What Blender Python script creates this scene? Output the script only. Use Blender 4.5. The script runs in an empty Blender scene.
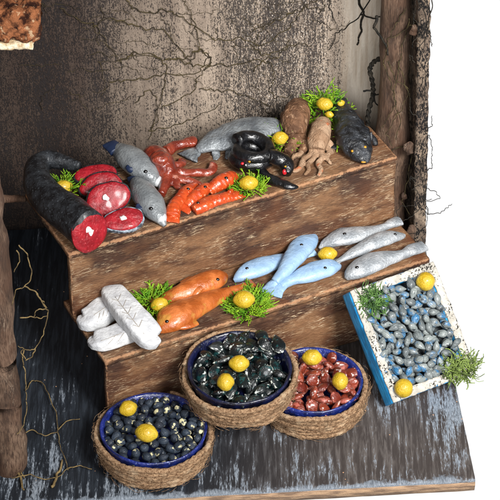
import bpy, math, random
from mathutils import Vector, Matrix, noise
S = 0.0005                      # one working unit is half a millimetre
SC = bpy.context.scene
COL = SC.collection
random.seed(7)
# ---------------------------------------------------------------- camera, light, exposure
PITCH = math.radians(38); F = 2600.0
fw = Vector((0, math.cos(PITCH), -math.sin(PITCH))); up = Vector((0, math.sin(PITCH), math.cos(PITCH))); rt = Vector((1, 0, 0))
CAM = -F * fw
cd = bpy.data.cameras.new('camera'); cam = bpy.data.objects.new('camera', cd); COL.objects.link(cam)
cd.sensor_width = 36; cd.lens = 36 * F / 500; cd.clip_start = 0.05; cd.clip_end = 50
cam.location = CAM * S; cam.rotation_euler = (math.pi / 2 - PITCH, 0, 0)
SC.camera = cam
SC.view_settings.view_transform = 'Standard'; SC.view_settings.look = 'None'; SC.view_settings.exposure = 0; SC.view_settings.gamma = 1
w = bpy.data.worlds.new('World'); SC.world = w; w.use_nodes = True
nt = w.node_tree; bgn = nt.nodes['Background']
# made-up studio surround: white only down where the camera looks, dimmed elsewhere
tc = nt.nodes.new('ShaderNodeTexCoord'); sp = nt.nodes.new('ShaderNodeSeparateXYZ'); mr = nt.nodes.new('ShaderNodeMapRange'); rgbm = nt.nodes.new('ShaderNodeCombineColor')
nt.links.new(tc.outputs['Generated'], sp.inputs[0]); nt.links.new(sp.outputs['Z'], mr.inputs[0])
mr.inputs[1].default_value = -0.48; mr.inputs[2].default_value = -0.36; mr.inputs[3].default_value = 1.02; mr.inputs[4].default_value = 0.17
for i in range(3): nt.links.new(mr.outputs[0], rgbm.inputs[i])
nt.links.new(rgbm.outputs[0], bgn.inputs['Color']); bgn.inputs['Strength'].default_value = 1.0
def area(name, loc, tgt, size, power, col=(1, 1, 1)):
    l = bpy.data.lights.new(name, 'AREA'); l.shape = 'RECTANGLE'; l.size, l.size_y = size; l.energy = power; l.color = col
    o = bpy.data.objects.new(name, l); COL.objects.link(o); o.location = loc
    o.rotation_euler = (Vector(tgt) - Vector(loc)).to_track_quat('-Z', 'Y').to_euler(); return o
key = area('softbox_key', (0.42, -0.72, 0.74), (0.10, -0.05, 0.06), (0.30, 0.30), 1.9, (1, .985, .96)); key.data.spread = math.radians(50)
fill = area('softbox_fill', (0.06, -1.1, 0.62), (0.06, 0.0, 0.10), (0.5, 0.5), 0.8, (.97, .98, 1)); fill.data.spread = math.radians(50)

# ---------------------------------------------------------------- placing helpers
def ray(px, py): return (fw * F + rt * (px - 250) + up * (250 - py))
def P(px, py, z):
    r = ray(px, py); t = (z - CAM.z) / r.z; return CAM + r * t
YAW = math.radians(4.5); BWN = Vector((math.sin(YAW), -math.cos(YAW), 0)); BWP = Vector((93, 58, 0))
def Wl(px, py, off=1.5):
    r = ray(px, py); p0 = BWP + BWN * off; t = (p0 - CAM).dot(BWN) / r.dot(BWN); return CAM + r * t
def Yp(px, py, Y):
    r = ray(px, py); return CAM + r * ((Y - CAM.y) / r.y)

# ---------------------------------------------------------------- objects
def tag(o, label=None, cat=None, group=None, kind=None):
    if label: o['label'] = label
    if cat: o['category'] = cat
    if group: o['group'] = group
    if kind: o['kind'] = kind
    return o
def empty(name, loc=(0, 0, 0), rot=None):
    o = bpy.data.objects.new(name, None); COL.objects.link(o); o.location = Vector(loc) * S; o.empty_display_size = .01
    if rot is not None: o.rotation_euler = rot
    o['org'] = list(loc); return o
def mesh(name, V, Fc, m, smooth=True):
    me = bpy.data.meshes.new(name); me.from_pydata([tuple(Vector(v) * S) for v in V], [], Fc)
    me.materials.append(m)
    if smooth: me.polygons.foreach_set('use_smooth', [True] * len(me.polygons))
    me.update(); return me
def obj(name, VF, m, parent=None, smooth=True, local=False):
    V, Fc = VF
    W0 = [Vector(v) for v in V]
    if parent is not None and not local and 'org' in parent:
        o0 = Vector(parent['org']); V = [Vector(v) - o0 for v in V]
        org = list(parent['org'])
    else: org = [0, 0, 0]
    if parent is None and not local:          # put the origin at the base of the thing
        c = Vector((sum(v[0] for v in V) / len(V), sum(v[1] for v in V) / len(V), min(v[2] for v in V)))
        V = [Vector(v) - c for v in V]; org = list(c)
    o = bpy.data.objects.new(name, mesh(name, V, Fc, m, smooth)); COL.objects.link(o)
    if parent is None: o.location = Vector(org) * S
    else: o.parent = parent
    if not local: o['org'] = org; GEO[o.name] = (W0, Fc)
    return o
GEO = {}
def hit(o, px, py):
    from mathutils.bvhtree import BVHTree
    if o.name not in GEO: return None
    V, Fc = GEO[o.name]; r = ray(px, py).normalized()
    h = BVHTree.FromPolygons(V, Fc).ray_cast(CAM, r); return h[0]
def join(*L):
    V, Fc = [], []
    for v, f in L:
        n = len(V); V += list(v); Fc += [tuple(i + n for i in q) for q in f]
    return V, Fc

# ---------------------------------------------------------------- geometry
def catmull(pts, n):
    k = len(pts); out = []
    for i in range(n):
        t = i / (n - 1) * (k - 1); j = min(int(t), k - 2); u = t - j
        a = pts[max(j - 1, 0)]; b = pts[j]; c = pts[j + 1]; d = pts[min(j + 2, k - 1)]
        out.append(tuple(0.5 * ((2 * b[q]) + (-a[q] + c[q]) * u + (2 * a[q] - 5 * b[q] + 4 * c[q] - d[q]) * u * u + (-a[q] + 3 * b[q] - 3 * c[q] + d[q]) * u ** 3) for q in range(len(b))))
    return out
def loft(pts, n=40, m=20, rip=0, amp=0.0, fr=0.12, flat=0.75, seed=0, upv=(0, 0, 1), lobes=0, twist=0, lob=0.0, sq=1.0, capflat=False, scale_amp=0):
    """pts: (x, y, z, half width, half height)"""
    q = catmull(pts, n) if len(pts) > 2 else [tuple(pts[0][k] + (pts[1][k] - pts[0][k]) * i / (n - 1) for k in range(5)) for i in range(n)]
    V, Fc = [], []; U0 = Vector(upv); so = Vector((seed * 13.7, seed * 7.1, 3.3))
    for i, a in enumerate(q):
        p = Vector(a[:3]); t = Vector(q[min(i + 1, n - 1)][:3]) - Vector(q[max(i - 1, 0)][:3])
        if t.length < 1e-6: t = Vector((1, 0, 0))
        t.normalize(); s = t.cross(U0)
        if s.length < 1e-3: s = t.cross(Vector((1, 0, 0.1)))
        s.normalize(); u = s.cross(t).normalized()
        ww, hh = max(a[3], .05), max(a[4], .05)
        if rip: ww *= 1 + rip * math.sin(i * 1.15); hh *= 1 + rip * math.sin(i * 1.15)
        for k in range(m):
            th = 2 * math.pi * k / m; c, d = math.cos(th), math.sin(th)
            if sq != 1: c = math.copysign(abs(c) ** sq, c); d = math.copysign(abs(d) ** sq, d)
            if d < 0: d *= flat
            r = 1 + (lob * math.cos(lobes * (th - twist * i)) if lobes else 0)
            v = p + s * (ww * c * r) + u * (hh * d * r)
            if amp:
                nn = noise.noise_vector(v * fr + so); v += nn * amp * min(1, (ww + hh) / 8)
            V.append(v)
    for i in range(n - 1):
        for k in range(m):
            a, b = i * m + k, i * m + (k + 1) % m; Fc.append((a, b, b + m, a + m))
    Fc.append(tuple(range(m))[::-1]); Fc.append(tuple(range((n - 1) * m, n * m)))
    return V, Fc
def tube(pts, r, n=None, m=6, taper=1.0):
    k = len(pts); n = n or k * 5
    return loft([tuple(p) + (r * (1 + (taper - 1) * i / (k - 1)),) * 2 for i, p in enumerate(pts)], n=n, m=m, flat=1)
def ell(c, rx, ry, rz, m=16, n=10, amp=0, fr=.2, rot=0, tip=0, seed=0):
    V, Fc = [], []; c = Vector(c); cr, sr = math.cos(rot), math.sin(rot)
    V.append(Vector((0, 0, rz)))
    for i in range(1, n):
        ph = math.pi * i / n
        for k in range(m):
            th = 2 * math.pi * k / m; V.append(Vector((rx * math.sin(ph) * math.cos(th), ry * math.sin(ph) * math.sin(th), rz * math.cos(ph))))
    V.append(Vector((0, 0, -rz)))
    out = []
    for v in V:
        if tip and abs(v.x) > rx * .72: v = Vector((v.x * (1 + tip * (abs(v.x) / rx - .72) / .28), v.y * .93, v.z * .93))
        v = Vector((v.x * cr - v.y * sr, v.x * sr + v.y * cr, v.z)) + c
        if amp: v += noise.noise_vector(v * fr + Vector((seed, 0, 0))) * amp
        out.append(v)
    for k in range(m): Fc.append((0, 1 + k, 1 + (k + 1) % m))
    for i in range(n - 2):
        for k in range(m):
            a = 1 + i * m + k; b = 1 + i * m + (k + 1) % m; Fc.append((a, a + m, b + m, b))
    L = len(V) - 1
    for k in range(m): Fc.append((L, L - m + (k + 1) % m, L - m + k))
    return out, Fc
def slab(x0, x1, y0, y1, z0, z1, step=5, amp=1.0, fr=.05, rnd=2.2, xf=None, seed=0):
    """a dense box with softened, slightly uneven faces"""
    n = [max(2, round((b - a) / step)) for a, b in ((x0, x1), (y0, y1), (z0, z1))]
    idx = {}; V = []; Fc = []
    lo = Vector((x0, y0, z0)); hi = Vector((x1, y1, z1))
    def vid(i, j, k):
        key = (i, j, k)
        if key in idx: return idx[key]
        v = Vector((x0 + (x1 - x0) * i / n[0], y0 + (y1 - y0) * j / n[1], z0 + (z1 - z0) * k / n[2]))
        r = rnd; inner = Vector([min(max(v[q], lo[q] + r), hi[q] - r) for q in range(3)])
        d = v - inner
        if d.length > r and d.length > 0: v = inner + d.normalized() * r
        if amp: v = v + noise.noise_vector(v * fr + Vector((seed * 5.1, 0, 0))) * amp + noise.noise_vector(v * fr * 5 + Vector((seed, 9, 0))) * amp * .3
        if xf: v = xf @ v
        idx[key] = len(V); V.append(v); return idx[key]
    for ax in range(3):
        a, b = [q for q in range(3) if q != ax]
        for side in (0, n[ax]):
            for i in range(n[a]):
                for j in range(n[b]):
                    qd = []
                    for (di, dj) in ((0, 0), (1, 0), (1, 1), (0, 1)):
                        t = [0, 0, 0]; t[ax] = side; t[a] = i + di; t[b] = j + dj; qd.append(vid(*t))
                    if (side == 0) != (ax == 1): qd.reverse()
                    Fc.append(tuple(qd))
    return V, Fc

# ---------------------------------------------------------------- materials
def lin(h):
    h = h.lstrip('#'); r = [int(h[i:i + 2], 16) / 255 for i in (0, 2, 4)]
    return tuple((c / 12.92 if c < .04045 else ((c + .055) / 1.055) ** 2.4) for c in r) + (1,)
class M:
    def __init__(s, name, rough=.6, spec=.5, coat=0):
        s.m = bpy.data.materials.new(name); s.m.use_nodes = True; s.t = s.m.node_tree; s.b = s.t.nodes['Principled BSDF']
        s.b.inputs['Roughness'].default_value = rough; s.b.inputs['Specular IOR Level'].default_value = spec; s.b.inputs['Coat Weight'].default_value = coat
        s.b.inputs['Coat Roughness'].default_value = .15
        c = s.t.nodes.new('ShaderNodeTexCoord'); s.co = c.outputs['Object']; s.hb = None; s.bc = None
    def n(s, t): return s.t.nodes.new(t)
    def l(s, a, b): s.t.links.new(a, b)
    def map(s, sc=(1, 1, 1), off=None, rot=None):
        m = s.n('ShaderNodeMapping'); s.l(s.co, m.inputs[0]); m.inputs['Scale'].default_value = [k / S for k in sc]
        if rot: m.inputs['Rotation'].default_value = rot
        if off is not None: m.inputs['Location'].default_value = off
        return m.outputs[0]
    def noise(s, scale, sc=(1, 1, 1), det=4, rough=.55, off=None, dist=0):
        x = s.n('ShaderNodeTexNoise'); s.l(s.map(sc, off), x.inputs['Vector']); x.inputs['Scale'].default_value = scale; x.inputs['Detail'].default_value = det
        x.inputs['Roughness'].default_value = rough; x.inputs['Distortion'].default_value = dist; return x.outputs[0]
    def vor(s, scale, sc=(1, 1, 1), feat='F1', out=0):
        x = s.n('ShaderNodeTexVoronoi'); s.l(s.map(sc), x.inputs['Vector']); x.inputs['Scale'].default_value = scale; x.feature = feat; return x.outputs[out]
    def ramp(s, v, a, b, lo=0., hi=1.):
        x = s.n('ShaderNodeMapRange'); s.l(v, x.inputs[0])
        for i, q in enumerate((a, b, lo, hi)): x.inputs[i + 1].default_value = q
        return x.outputs[0]
    def math(s, op, a, b):
        x = s.n('ShaderNodeMath'); x.operation = op
        for i, q in enumerate((a, b)):
            if isinstance(q, (int, float)): x.inputs[i].default_value = q
            else: s.l(q, x.inputs[i])
        return x.outputs[0]
    def mix(s, f, a, b):
        x = s.n('ShaderNodeMix'); x.data_type = 'RGBA'
        if isinstance(f, (int, float)): x.inputs['Factor'].default_value = f
        else: s.l(f, x.inputs['Factor'])
        for k, q in (('A', a), ('B', b)):
            i = [z for z in x.inputs if z.name == k and z.type == 'RGBA'][0]
            if isinstance(q, str): i.default_value = lin(q)
            else: s.l(q, i)
        return [z for z in x.outputs if z.type == 'RGBA'][0]
    def col(s, c):
        if isinstance(c, str): s.b.inputs['Base Color'].default_value = lin(c)
        else: s.l(c, s.b.inputs['Base Color'])
        return s
    def bump(s, h, dist=1.0, strength=1.0):
        x = s.n('ShaderNodeBump'); s.l(h, x.inputs['Height']); x.inputs['Distance'].default_value = dist * S; x.inputs['Strength'].default_value = strength
        if s.hb: s.l(s.hb, x.inputs['Normal'])
        s.hb = x.outputs[0]; s.l(s.hb, s.b.inputs['Normal']); return s
    def xyz(s):
        x = s.n('ShaderNodeSeparateXYZ'); s.l(s.map(), x.inputs[0]); return x.outputs
    def rnd(s): return s.n('ShaderNodeObjectInfo').outputs['Random']
    def pointy(s): return s.n('ShaderNodeNewGeometry').outputs['Pointiness']
def painted(name, c1, c2, c3=None, rough=.4, coat=.3, scale=.09, bump=.8, fine=.5, c3t=.62):
    k = M(name, rough, .5, coat)
    c = k.mix(k.ramp(k.noise(scale), .35, .65), c1, c2)
    if c3: c = k.mix(k.ramp(k.noise(scale * 3.3, off=(3, 1, 2)), c3t, c3t + .06), c, c3)
    k.col(c); k.bump(k.noise(.25, det=5), bump, fine); return k.m
BLACKP = M('black paint', .25, .6, .5).col('#0b0b0d').m
# brown stained wood, dry brushed; on the stand the paint is chipped pale along the edges
def wood(name, dark, mid, tan, pale, sx=(.3, 1, 1), th=.52, stand=False, orange='#8a4a1e'):
    k = M(name, .6, .3); O3 = (1, 1.6, 1.6) if stand else (1.6, 1.6, .6)
    if stand: sx = (.10, 1, 1)
    g1 = k.noise(.8, sx, 8, .72); big = k.noise(.03, O3, 4, .6); g3 = k.noise(1.3, sx, 5, .7, off=(5, 5, 5))
    c = k.mix(k.ramp(k.math('ADD', k.math('MULTIPLY', g1, .75), k.math('MULTIPLY', big, .25)), .38, .60), dark, mid)
    if not stand: c = k.mix(k.math('MULTIPLY', k.ramp(big, .42, .60), k.ramp(g1, .42, .56)), c, tan)
    if stand:
        lg = k.noise(.016, (1, 2.4, 2.4), 4, .6, off=(3, 8, 2)); fn_ = k.noise(1.7, (.12, 1, 1), 5, .75, off=(1, 1, 7))
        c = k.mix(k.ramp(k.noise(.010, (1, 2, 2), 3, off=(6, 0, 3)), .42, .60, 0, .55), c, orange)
        c = k.mix(k.math('MULTIPLY', k.ramp(lg, .44, .58), k.ramp(fn_, .34, .58, .25, .95)), c, tan)
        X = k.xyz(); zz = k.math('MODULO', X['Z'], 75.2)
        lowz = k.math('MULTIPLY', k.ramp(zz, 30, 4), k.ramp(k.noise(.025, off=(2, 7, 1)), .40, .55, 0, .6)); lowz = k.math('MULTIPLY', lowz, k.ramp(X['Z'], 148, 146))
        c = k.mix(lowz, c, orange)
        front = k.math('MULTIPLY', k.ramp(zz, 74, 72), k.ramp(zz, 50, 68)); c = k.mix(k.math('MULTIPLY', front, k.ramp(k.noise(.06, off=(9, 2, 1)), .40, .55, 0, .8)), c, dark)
    else: c = k.mix(k.ramp(k.noise(.02, off=(2, 7, 1)), .5, .66, 0, .6), c, orange)
    pt = k.math('MULTIPLY', k.ramp(k.noise(.045, O3, 4, off=(1, 9, 4)), th - .10, th + .08), k.ramp(g3, .54, .62))
    c = k.mix(pt, c, pale)
    if stand:
        def ab(v, q): return k.math('ABSOLUTE', k.math('SUBTRACT', v, q), 0)
        ds = [k.math('MAXIMUM', ab(X['Z'], 75), ab(X['Y'], 0)), k.math('MAXIMUM', ab(X['Z'], 150), ab(X['Y'], 69.4)), k.math('MAXIMUM', ab(X['Z'], 75), ab(X['X'], 0)), k.math('MAXIMUM', ab(X['Z'], 150), ab(X['X'], -2)), k.math('MAXIMUM', ab(X['Y'], 0), ab(X['X'], 0)), k.math('MAXIMUM', ab(X['Y'], 69.4), ab(X['X'], -2)), k.math('MAXIMUM', ab(X['Z'], 150), ab(X['X'], 338))]
        d = ds[0]
        for q in ds[1:]: d = k.math('MINIMUM', d, q)
        d = k.math('ADD', d, k.math('MULTIPLY', k.math('SUBTRACT', k.noise(.22, det=5, rough=.7), .5), 9))
        c = k.mix(k.ramp(d, 2.2, 1.2, 0, .75), c, '#b88a66')
    k.col(c); k.bump(k.math('ADD', g1, k.math('MULTIPLY', g3, .6)), 1.8, .8); k.bump(k.noise(.08, O3, 3), 3, .5); return k.m
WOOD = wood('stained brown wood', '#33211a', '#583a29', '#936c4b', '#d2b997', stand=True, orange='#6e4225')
POSTW = wood('post wood', '#372a23', '#624b3c', '#806856', '#b5a08a', sx=(1, 1, .12), th=.60, orange='#5c4030')
# back wall: tan plaster under vertical trails of black specks
k = M('speckled plaster', .85, .2); X = k.xyz()
sp1 = k.noise(1.05, (1, 1, .5), 3, .65); sp2 = k.noise(.9, (1, 1, .10), 2, .5, off=(4, 0, 0)); sp3 = k.noise(.28, (1, 1, .7), 3, .6, off=(2, 2, 2))
dens = k.noise(.035, (1, 1, .06), 4, .6, off=(.35, 0, 0))
def win(a, b, c_, d_): return k.math('MULTIPLY', k.ramp(X['X'], a, b), k.ramp(X['X'], c_, d_, 1, 0))
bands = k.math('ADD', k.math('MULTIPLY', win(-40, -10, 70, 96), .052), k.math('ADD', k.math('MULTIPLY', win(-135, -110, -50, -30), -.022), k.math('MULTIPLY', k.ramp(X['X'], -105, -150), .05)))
xm = k.ramp(X['X'], 88, 108, 0, .30)
th = k.math('ADD', k.math('SUBTRACT', .572, k.math('MULTIPLY', k.ramp(dens, .35, .65), .075)), k.math('SUBTRACT', xm, bands))
sv = k.math('ADD', k.math('MULTIPLY', sp1, .55), k.math('ADD', k.math('MULTIPLY', sp2, .25), k.math('MULTIPLY', sp3, .20)))
spk = k.ramp(k.math('SUBTRACT', sv, th), -.015, .04, 0, .88)
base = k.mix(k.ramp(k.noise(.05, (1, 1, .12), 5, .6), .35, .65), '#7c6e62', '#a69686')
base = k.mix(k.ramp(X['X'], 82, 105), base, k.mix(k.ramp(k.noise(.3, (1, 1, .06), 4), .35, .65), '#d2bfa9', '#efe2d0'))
base = k.mix(k.ramp(X['X'], -70, -165, 0, .93), base, '#382c27')  # shade over the left end of the wall, painted into the plaster colour
base = k.mix(k.math('MULTIPLY', k.ramp(k.noise(1.1, (1, 1, .6), 2, off=(9, 1, 1)), .60, .66), win(-30, 0, 66, 92)), base, '#d6cec4')
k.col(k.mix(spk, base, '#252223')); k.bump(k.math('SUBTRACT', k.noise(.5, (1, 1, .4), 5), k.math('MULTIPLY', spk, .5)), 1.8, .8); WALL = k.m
k = M('side plaster', .85, .2)
spk = k.ramp(k.math('ADD', k.math('MULTIPLY', k.noise(.7, (1, 1, .4), 4, .65), .6), k.math('MULTIPLY', k.noise(.05, off=(1, 1, 1)), .4)), .49, .53)
k.col(k.mix(spk, k.mix(k.ramp(k.noise(.06), .4, .6), '#63554a', '#8b7a69'), '#1d1b1b')); k.bump(k.noise(.3, (1, 1, .5), 5, .65), 2.4, 1); SIDEW = k.m
# floor: black-blue and brown board with pale grey-blue dry brushed streaks
k = M('streaked floor paint', .5, .4); X = k.xyz()
s1 = k.noise(.27, (1, .09, 1), 6, .65, dist=.4); s2 = k.noise(.03, (1, .55, 1), 4, .6, off=(1, 3, 0)); s3 = k.noise(1.1, (1, .16, 1), 5, .7, off=(6, 1, 0))
base = k.mix(k.ramp(X['X'], -60, 90), '#1b1f25', '#3f3937')
base = k.mix(k.ramp(s1, .45, .6), base, k.mix(k.ramp(X['X'], -60, 90), '#2e343c', '#605a57'))
fr = k.math('ADD', k.ramp(X['Y'], -190, -345, -.02, .03), k.math('MULTIPLY', k.ramp(X['X'], -90, -200, 0, .035), k.ramp(X['Y'], -290, -330)))
edge = 0.; eb_ = k.ramp(k.math('ADD', k.math('ADD', X['Y'], k.math('MULTIPLY', X['X'], -.079)), k.math('MULTIPLY', k.math('SUBTRACT', k.noise(.05, (1, 1, 1), 6, .7, off=(2, 2, 2)), .5), 34)), -349, -346, .85, 0)
rgt = k.ramp(X['X'], 60, 170, 0, .07)
thr = k.math('SUBTRACT', .590, k.math('ADD', k.math('ADD', fr, edge), k.math('MULTIPLY', rgt, k.ramp(X['Y'], -310, -240))))
v = k.math('ADD', k.math('MULTIPLY', s1, .42), k.math('ADD', k.math('MULTIPLY', s2, .32), k.math('MULTIPLY', s3, .26)))
st = k.ramp(k.math('SUBTRACT', v, thr), -.035, .015)
c = k.mix(st, base, k.mix(k.ramp(s3, .4, .6), '#5f6872', '#939ba5'))
c = k.mix(eb_, c, k.mix(k.ramp(s3, .4, .6), '#59616a', '#858d97'))
c = k.mix(k.ramp(k.vor(.06), .045, .03), c, '#c79a76')
c = k.mix(k.ramp(X['Z'], -1.9, -2.6), c, k.mix(k.ramp(k.noise(.4, (.1, 1, 1)), .4, .6), '#a98a6c', '#6f5846'))
k.col(c); k.bump(v, 3.0, .8); FLOOR = k.m
k = M('bark', .85, .2)
c = k.mix(k.ramp(k.noise(.12, det=6, rough=.65), .42, .56), '#3a1d12', '#b06f48'); c = k.mix(k.ramp(k.noise(.2, off=(3, 3, 3)), .6, .68), c, '#d9b48e')
k.col(c); k.bump(k.noise(.15, det=6, rough=.7), 7, 1); BARK = k.m
PALEW = M('pale cut wood', .8, .2); PALEW.col(PALEW.mix(PALEW.ramp(PALEW.noise(.2), .4, .6), '#b9a07c', '#efe2c4')).bump(PALEW.noise(.3), 2); PALEW = PALEW.m
def twigmat(name, a, b, rough=.75):
    k = M(name, rough, .3); k.col(k.mix(k.ramp(k.noise(.15), .4, .6), a, b)); k.bump(k.noise(.9), 1); return k.m
TWIG = twigmat('dark olive twig', '#2c2518', '#4f4429'); TWIGD = twigmat('black twig', '#15130f', '#2f2a22'); TWIGL = twigmat('tan root', '#54452c', '#857049')

# ---------------------------------------------------------------- the stall
stall = tag(empty('market_stall', (0, 0, 0)), 'rustic stall shell with speckled back wall and rough wooden posts', 'stall')
rz = Matrix.Rotation(YAW, 4, 'Z')
def boxf(x0, x1, y0, y1, z0, z1, o=(203, -336, 0), **kw): return slab(x0, x1, y0, y1, z0, z1, xf=Matrix.Translation(o) @ rz, **kw)
tag(obj('floor', boxf(-500, 0, 0, 432, -13, 0, step=6, amp=.8, fr=.02, rnd=1.2), FLOOR, local=True), kind='structure')
o_ = (93, 58, 0)
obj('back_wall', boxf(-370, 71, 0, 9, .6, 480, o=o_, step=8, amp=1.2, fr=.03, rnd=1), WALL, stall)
def lean(vf, k):
    return [Vector((v[0] + v[2] * k, v[1], v[2])) for v in vf[0]], vf[1]
obj('side_wall', lean(boxf(65, 77, -104, -.4, .6, 480, o=(88, 58, 0), step=3, amp=1.5, fr=.12, rnd=1.5), -.024), SIDEW, stall)
obj('side_wall', boxf(-381, -370.4, -395, 9, .6, 480, o=o_, step=8, amp=1.6, rnd=1), POSTW, stall)
post = obj('post', loft([(137, -7, .5, 15, 15), (138, -7, 80, 14.6, 15), (137, -8, 160, 15.5, 15), (135.5, -8, 260, 15, 14), (134, -9, 360, 15.5, 15), (133, -9, 480, 15, 15)], n=110, m=40, amp=2.6, fr=.035, flat=1, seed=3), POSTW, stall)
for i, (px, py, r) in enumerate(((414, 30, 4), (409, 148, 5), (411, 232, 5), (404, 196, 3))):
    c = P(px, py, 60) if py > 200 else Yp(px, py, -36 if px > 408 else -24)
    obj('bark_patch', ell(c, r, r * .6, r * 1.6, 24, 16, amp=2.2, fr=.2, seed=i), POSTW, post)
fp = P(12, 466, 0)
obj('post', loft([(fp.x, fp.y, .5, 16, 14), (fp.x - 1, fp.y, 60, 14.5, 14), (fp.x - 1, fp.y, 160, 14, 13), (fp.x - 3, fp.y, 300, 13.5, 13), (fp.x - 8, fp.y, 480, 13.5, 13), (fp.x - 10, fp.y, 600, 13, 13)], n=90, m=28, amp=4, fr=.045, flat=1, seed=9), POSTW, stall)
c = P(17, 270, 160); 
b0 = Yp(24, 20, -325)
obj('roof_beam', loft([(b0.x - 70, b0.y, b0.z + 2, 15, 17), (b0.x - 30, b0.y, b0.z, 15, 17), (b0.x, b0.y, b0.z + 1, 16, 17), (b0.x + 13, b0.y, b0.z + 1, 13, 15.5)], n=60, m=36, amp=3.8, fr=.13, flat=.9, sq=.6, seed=2), BARK, stall)
obj('beam_trim', slab(b0.x - 70, b0.x + 7, b0.y - 16.5, b0.y - 7, b0.z - 17.5, b0.z - 11.5, step=2, amp=1.4, fr=.2, rnd=1), PALEW, stall)
bt = P(12, 199, 140)
obj('batten', loft([(bt.x - 20, bt.y, bt.z, 4, 4), (bt.x, bt.y, bt.z, 4, 4), (bt.x + 13, bt.y - 1, bt.z + 1, 3.4, 3.4)], n=20, m=10, amp=1), POSTW, stall)

# ---------------------------------------------------------------- stepped display stand
SY = math.radians(26.5); LV = Vector((math.cos(SY), math.sin(SY), 0)); DV = Vector((-math.sin(SY), math.cos(SY), 0))
A0 = Vector((-131, -260, 0))
stand = tag(empty('display_stand', tuple(A0), (0, 0, SY)), 'stepped brown wooden display stand with two fish laden tiers standing on the floor board', 'display stand')
T1, T2 = 75., 150.
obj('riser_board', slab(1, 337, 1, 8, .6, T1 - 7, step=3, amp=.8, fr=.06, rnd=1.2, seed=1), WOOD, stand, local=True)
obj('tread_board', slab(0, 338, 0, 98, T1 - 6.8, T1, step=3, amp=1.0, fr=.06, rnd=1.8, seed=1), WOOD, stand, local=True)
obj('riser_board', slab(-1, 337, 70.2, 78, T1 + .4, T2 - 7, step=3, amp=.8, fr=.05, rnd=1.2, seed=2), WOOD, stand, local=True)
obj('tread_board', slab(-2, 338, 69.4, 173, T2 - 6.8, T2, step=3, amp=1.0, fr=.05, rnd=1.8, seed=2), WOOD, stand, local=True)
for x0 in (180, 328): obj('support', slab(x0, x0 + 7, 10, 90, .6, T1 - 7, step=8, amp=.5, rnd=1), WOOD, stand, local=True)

# ---------------------------------------------------------------- food helpers
EYE = M('glossy black eye', .15, .6, .6).col('#08080a').m
def pts_on(L, z0, lift=0):
    """L: (px, py, half width, half height[, extra lift]) drawn on a tread"""
    out = []
    for q in L:
        e = q[4] if len(q) > 4 else 0; z = z0 + q[3] * .8 + lift + e; p = P(q[0], q[1], z); out.append((p.x, p.y, p.z, q[2], q[3]))
    return out
def eye(th, px, py, z, r=1.8, m=EYE, on=None, name='eye', sh=(1, .9, .75)):
    h = hit(on, px, py) if on else None
    p = (h + fw * .35 * r) if h else P(px, py, z)
    return obj(name, ell(p, r * sh[0], r * sh[1], r * sh[2], 14, 8), m, th)
def fish(name, L, z0, mat_, label, cat, group=None, tail=None, eyes=(), fins=(), lift=0, amp=.7, seed=0, tailmat=None, sq=1.0, m=24, rip=0):
    pp = pts_on(L, z0, lift); base = (pp[len(pp) // 2][0], pp[len(pp) // 2][1], z0)
    th = tag(empty(name, base), label, cat, group)
    bd = obj('body', loft(pp, n=56, rip=rip, m=m, amp=amp, fr=.11, seed=seed, sq=sq), mat_, th); th['bd'] = bd.name
    if tail: obj('tail', loft(pts_on(tail, z0, lift), n=22, m=16, amp=amp * .8, fr=.2, seed=seed + 4), tailmat or mat_, th)
    for e in eyes: eye(th, *e, on=bd)
    for f in fins: obj('fin', loft(pts_on(f, z0, lift), n=18, m=12, amp=amp * .5, fr=.2, seed=seed + 6), mat_, th)
    return th
def lemon(px, py, z, rx, rz_, rot, label, k=0):
    return tag(obj('lemon', ell(P(px, py, z), rx * .93, rz_ * .93, rz_ * .9, 24, 16, amp=.55, fr=.22, rot=rot, tip=.10, seed=k * 3.1), LEM), label, 'lemon')
k = M('lemon paint', .42, .5, .25)
c = k.mix(k.ramp(k.noise(.09), .4, .62), '#b5941a', '#c8ab30'); c = k.mix(k.ramp(k.noise(.07, off=(5, 2, 2)), .58, .70, 0, .55), c, '#7f9a1e'); c = k.mix(k.ramp(k.noise(.5, det=5), .60, .68, 0, .6), c, '#8c6410')
k.col(c); k.bump(k.noise(.7, det=3), 1.1, .8); LEM = k.m
k = M('lime moss', .6, .3); k.b.inputs['Subsurface Weight'].default_value = .0
k.col(k.mix(k.ramp(k.noise(.12), .4, .6), '#46780f', '#86a824')); MOSS = k.m
k = M('dark green moss', .7, .3); k.col(k.mix(k.ramp(k.noise(.15), .4, .6), '#1f3a1c', '#587a3c')); MOSSD = k.m
k = M('olive moss', .7, .3); k.col(k.mix(k.ramp(k.noise(.15), .4, .6), '#3c4a22', '#7c8f48')); MOSSO = k.m
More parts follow.
